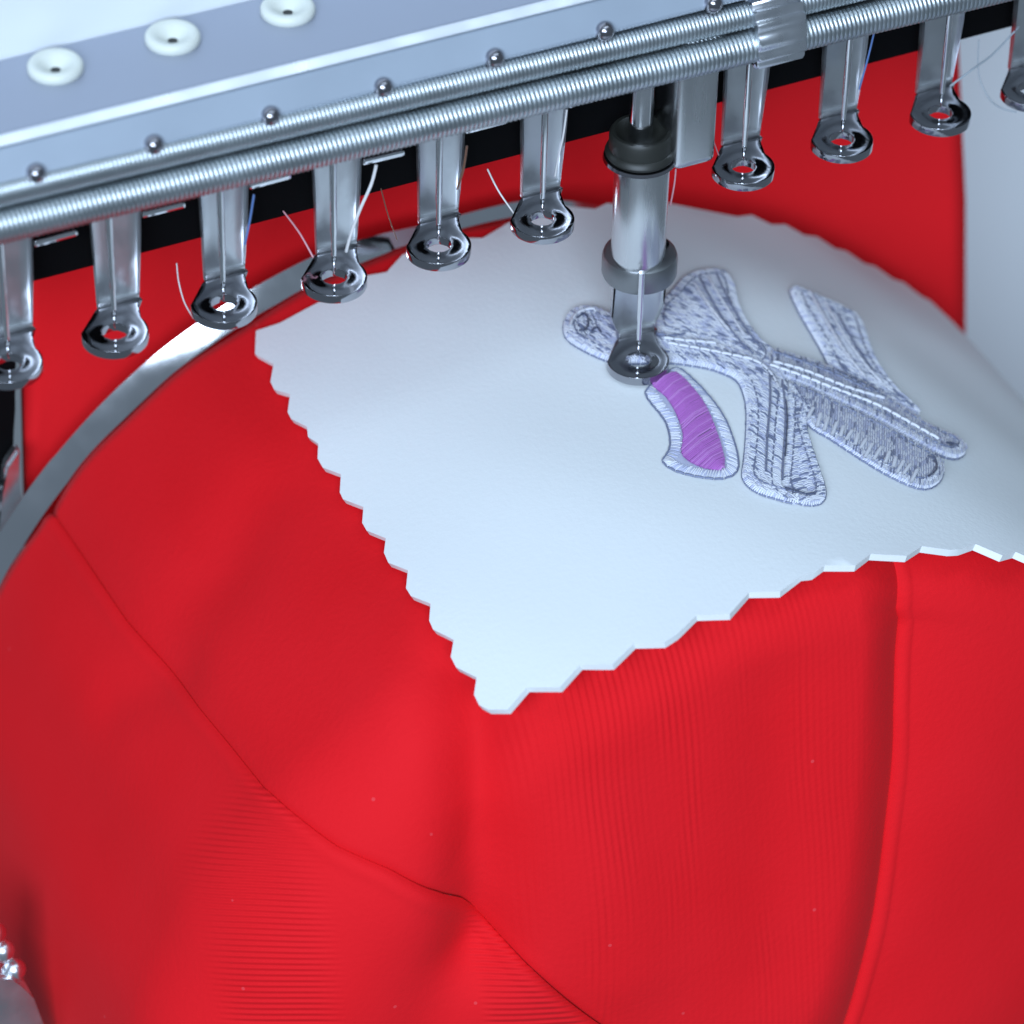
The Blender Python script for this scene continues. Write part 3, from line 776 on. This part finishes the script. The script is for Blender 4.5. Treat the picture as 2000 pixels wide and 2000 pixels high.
# the working needle: rod, bumper, guide block, sleeve, clamp, lowered foot
AX, AYc = 96.0, 0.0
fa = None
az = None
t6, y6 = hit(1245, 722, TOP)
foot_at = tube_pt(t6, y6, TOP); zr = foot_at.z+.55
bm_f = foot_meshes(17.0, 1.3)
for k, (bm, m) in bm_f.items():
    bmesh.ops.recalc_face_normals(bm, faces=bm.faces); me = bpy.data.meshes.new(k); bm.to_mesh(me); bm.free(); me.transform(Matrix.Scale(MM, 4)); me.materials.append(m)
    me.polygons.foreach_set('use_smooth', [True]*len(me.polygons)); me.set_sharp_from_angle(angle=math.radians(38))
    if k == 'toe':
        fa = part('presser_foot', me, head, (foot_at.x, foot_at.y, zr)); fa['label'] = 'lowered presser foot pressing on the embroidery'
    else: part(k, me, head, None, fa)
bm = bmesh.new()
lathe(bm, [(0, -15.6), (4.6, -15.6), (5.3, -15.2), (5.5, -14.6), (5.5, -12.2), (5.3, -11.5), (4.7, -11.1), (0, -11.1)], 44, (AX+1.2, 2.6))
o = from_bm('foot_clamp', bm, m_satin, None, 35); attach(o, head)
bm = bmesh.new()
lathe(bm, [(0, -11.9), (2.8, -11.9), (3.5, -11.3), (3.92, -10.1), (3.96, 6.4), (3.7, 7.0), (0, 7.0)], 48, (AX+.1, 1.2))
o = from_bm('needle_bar_sleeve', bm, m_brush, None, 35); attach(o, head)
bm = bmesh.new()
lathe(bm, [(0, 7.0), (4.0, 6.8), (4.8, 7.1), (5.05, 7.6), (4.8, 8.2), (4.5, 8.4), (4.5, 10.6), (4.2, 11.1), (3.7, 11.1), (3.0, 10.3), (2.0, 9.9), (0, 9.9)], 48, (AX-.3, 1.2))
o = from_bm('bumper', bm, m_rubber, None, 35); attach(o, head)
bm = bmesh.new(); lathe(bm, [(3.7, 6.2), (4.8, 6.05), (5.3, 6.45), (5.15, 6.95), (3.7, 7.0)], 48, (AX-.3, 1.2), True)
o = from_bm('bumper_ring', bm, m_screw, None, 60); attach(o, head)
bm = bmesh.new(); lathe(bm, [(0, 9.5), (1.75, 9.0), (1.75, 30), (0, 30)], 32, (AX-.4, 1.2))
o = from_bm('needle_bar', bm, m_chrome, None, 40); attach(o, head)
bm = bmesh.new(); box(bm, AX+3.0, AX+9.6, -3.2, 4.4, 5.6, 30, 1.4, 4)
o = from_bm('guide_block', bm, m_brush, None, 40); attach(o, head)

# ---------------------------------------------------------------- loose threads
def loose(pts, r, m, label):
    V, Fc = [], []
    P = smoothline([at_y(px, py, y) for px, py, y in pts], 8)
    tube(V, Fc, P, r, 6)
    o = mesh('loose_thread', V, Fc, m, None, True); tag(o, label, 'thread', 'loose threads hanging among the presser feet')
    return o
loose([(553, 412, 9.8), (585, 455, 6), (612, 503, 3.4)], .13, m_thr_pink, 'pale pink thread slanting from the black beam to the foot over the steel band')
loose([(735, 322, 2.6), (725, 360, 2.6), (702, 412, 2.4), (684, 462, 2.3), (676, 492, 2.4)], .24, m_thr_white, 'thick white thread curving down against the shank of the foot over the band')
loose([(744, 368, 9.8), (758, 420, 9), (776, 470, 8)], .08, m_thr_brown, 'hair thin brown thread hanging loose over the dark red bill')
loose([(912, 285, 2.5), (905, 330, 2.4), (893, 370, 2.4)], .17, m_thr_brown, 'short brown thread beside a foot shank above the patch')
loose([(952, 330, 9.8), (975, 375, 7), (1012, 428, 4.2)], .13, m_thr_white, 'fine pale thread slanting to the foot next to the working needle')
loose([(1107, 214, 2.6), (1100, 265, 2.4), (1090, 310, 2.3), (1084, 345, 2.2)], .15, m_thr_white, 'white thread running along the right edge of the foot next to the working needle')
loose([(496, 380, 2.6), (488, 430, 2.5), (478, 478, 2.4)], .16, m_thr_blue, 'blue thread beside a shank left of the steel band end')
loose([(345, 514, 8), (349, 550, 6), (360, 590, 4), (378, 622, 1)], .10, m_thr_white, 'thin white thread curling round to a foot in front of the plain red bill')
loose([(1990, 52, 6), (1940, 105, 4), (1900, 135, 2), (1856, 168, 1.2)], .16, m_thr_grey, 'grey thread stretched across the white background between the last two feet')
loose([(1912, 78, 10), (1910, 120, 9), (1914, 155, 8), (1932, 192, 6), (1955, 211, 4), (1985, 219, 2)], .12, m_thr_grey, 'grey thread hanging in a round loop over the white background')
loose([(1379, 232, 9.8), (1390, 265, 7), (1407, 312, 3)], .09, m_thr_pink, 'thin pink thread slanting beside the steel guide block')
loose([(1707, 64, 2.6), (1696, 110, 2.5), (1678, 175, 2.4)], .14, m_thr_blue, 'blue thread beside a shank under the right run of spring')
loose([(1320, 330, 1), (1317, 360, 1), (1309, 402, 1)], .13, m_thr_pink, 'pink thread dropping from the guide block toward the patch')

# ---------------------------------------------------------------- background panel seen under the head beside the bill
bm = bmesh.new(); box(bm, 120, 480, -6, 0, -150, 150, 2.0)
bmesh.ops.rotate(bm, cent=(0, 0, 0), matrix=Matrix.Rotation(math.radians(-22), 3, 'X'), verts=bm.verts)
bmesh.ops.translate(bm, vec=(0, 150, -95), verts=bm.verts)
o = from_bm('machine_side_panel', bm, m_white, None, 30)
tag(o, 'plain white sloping machine panel behind the cap beside the red bill', 'machine panel')
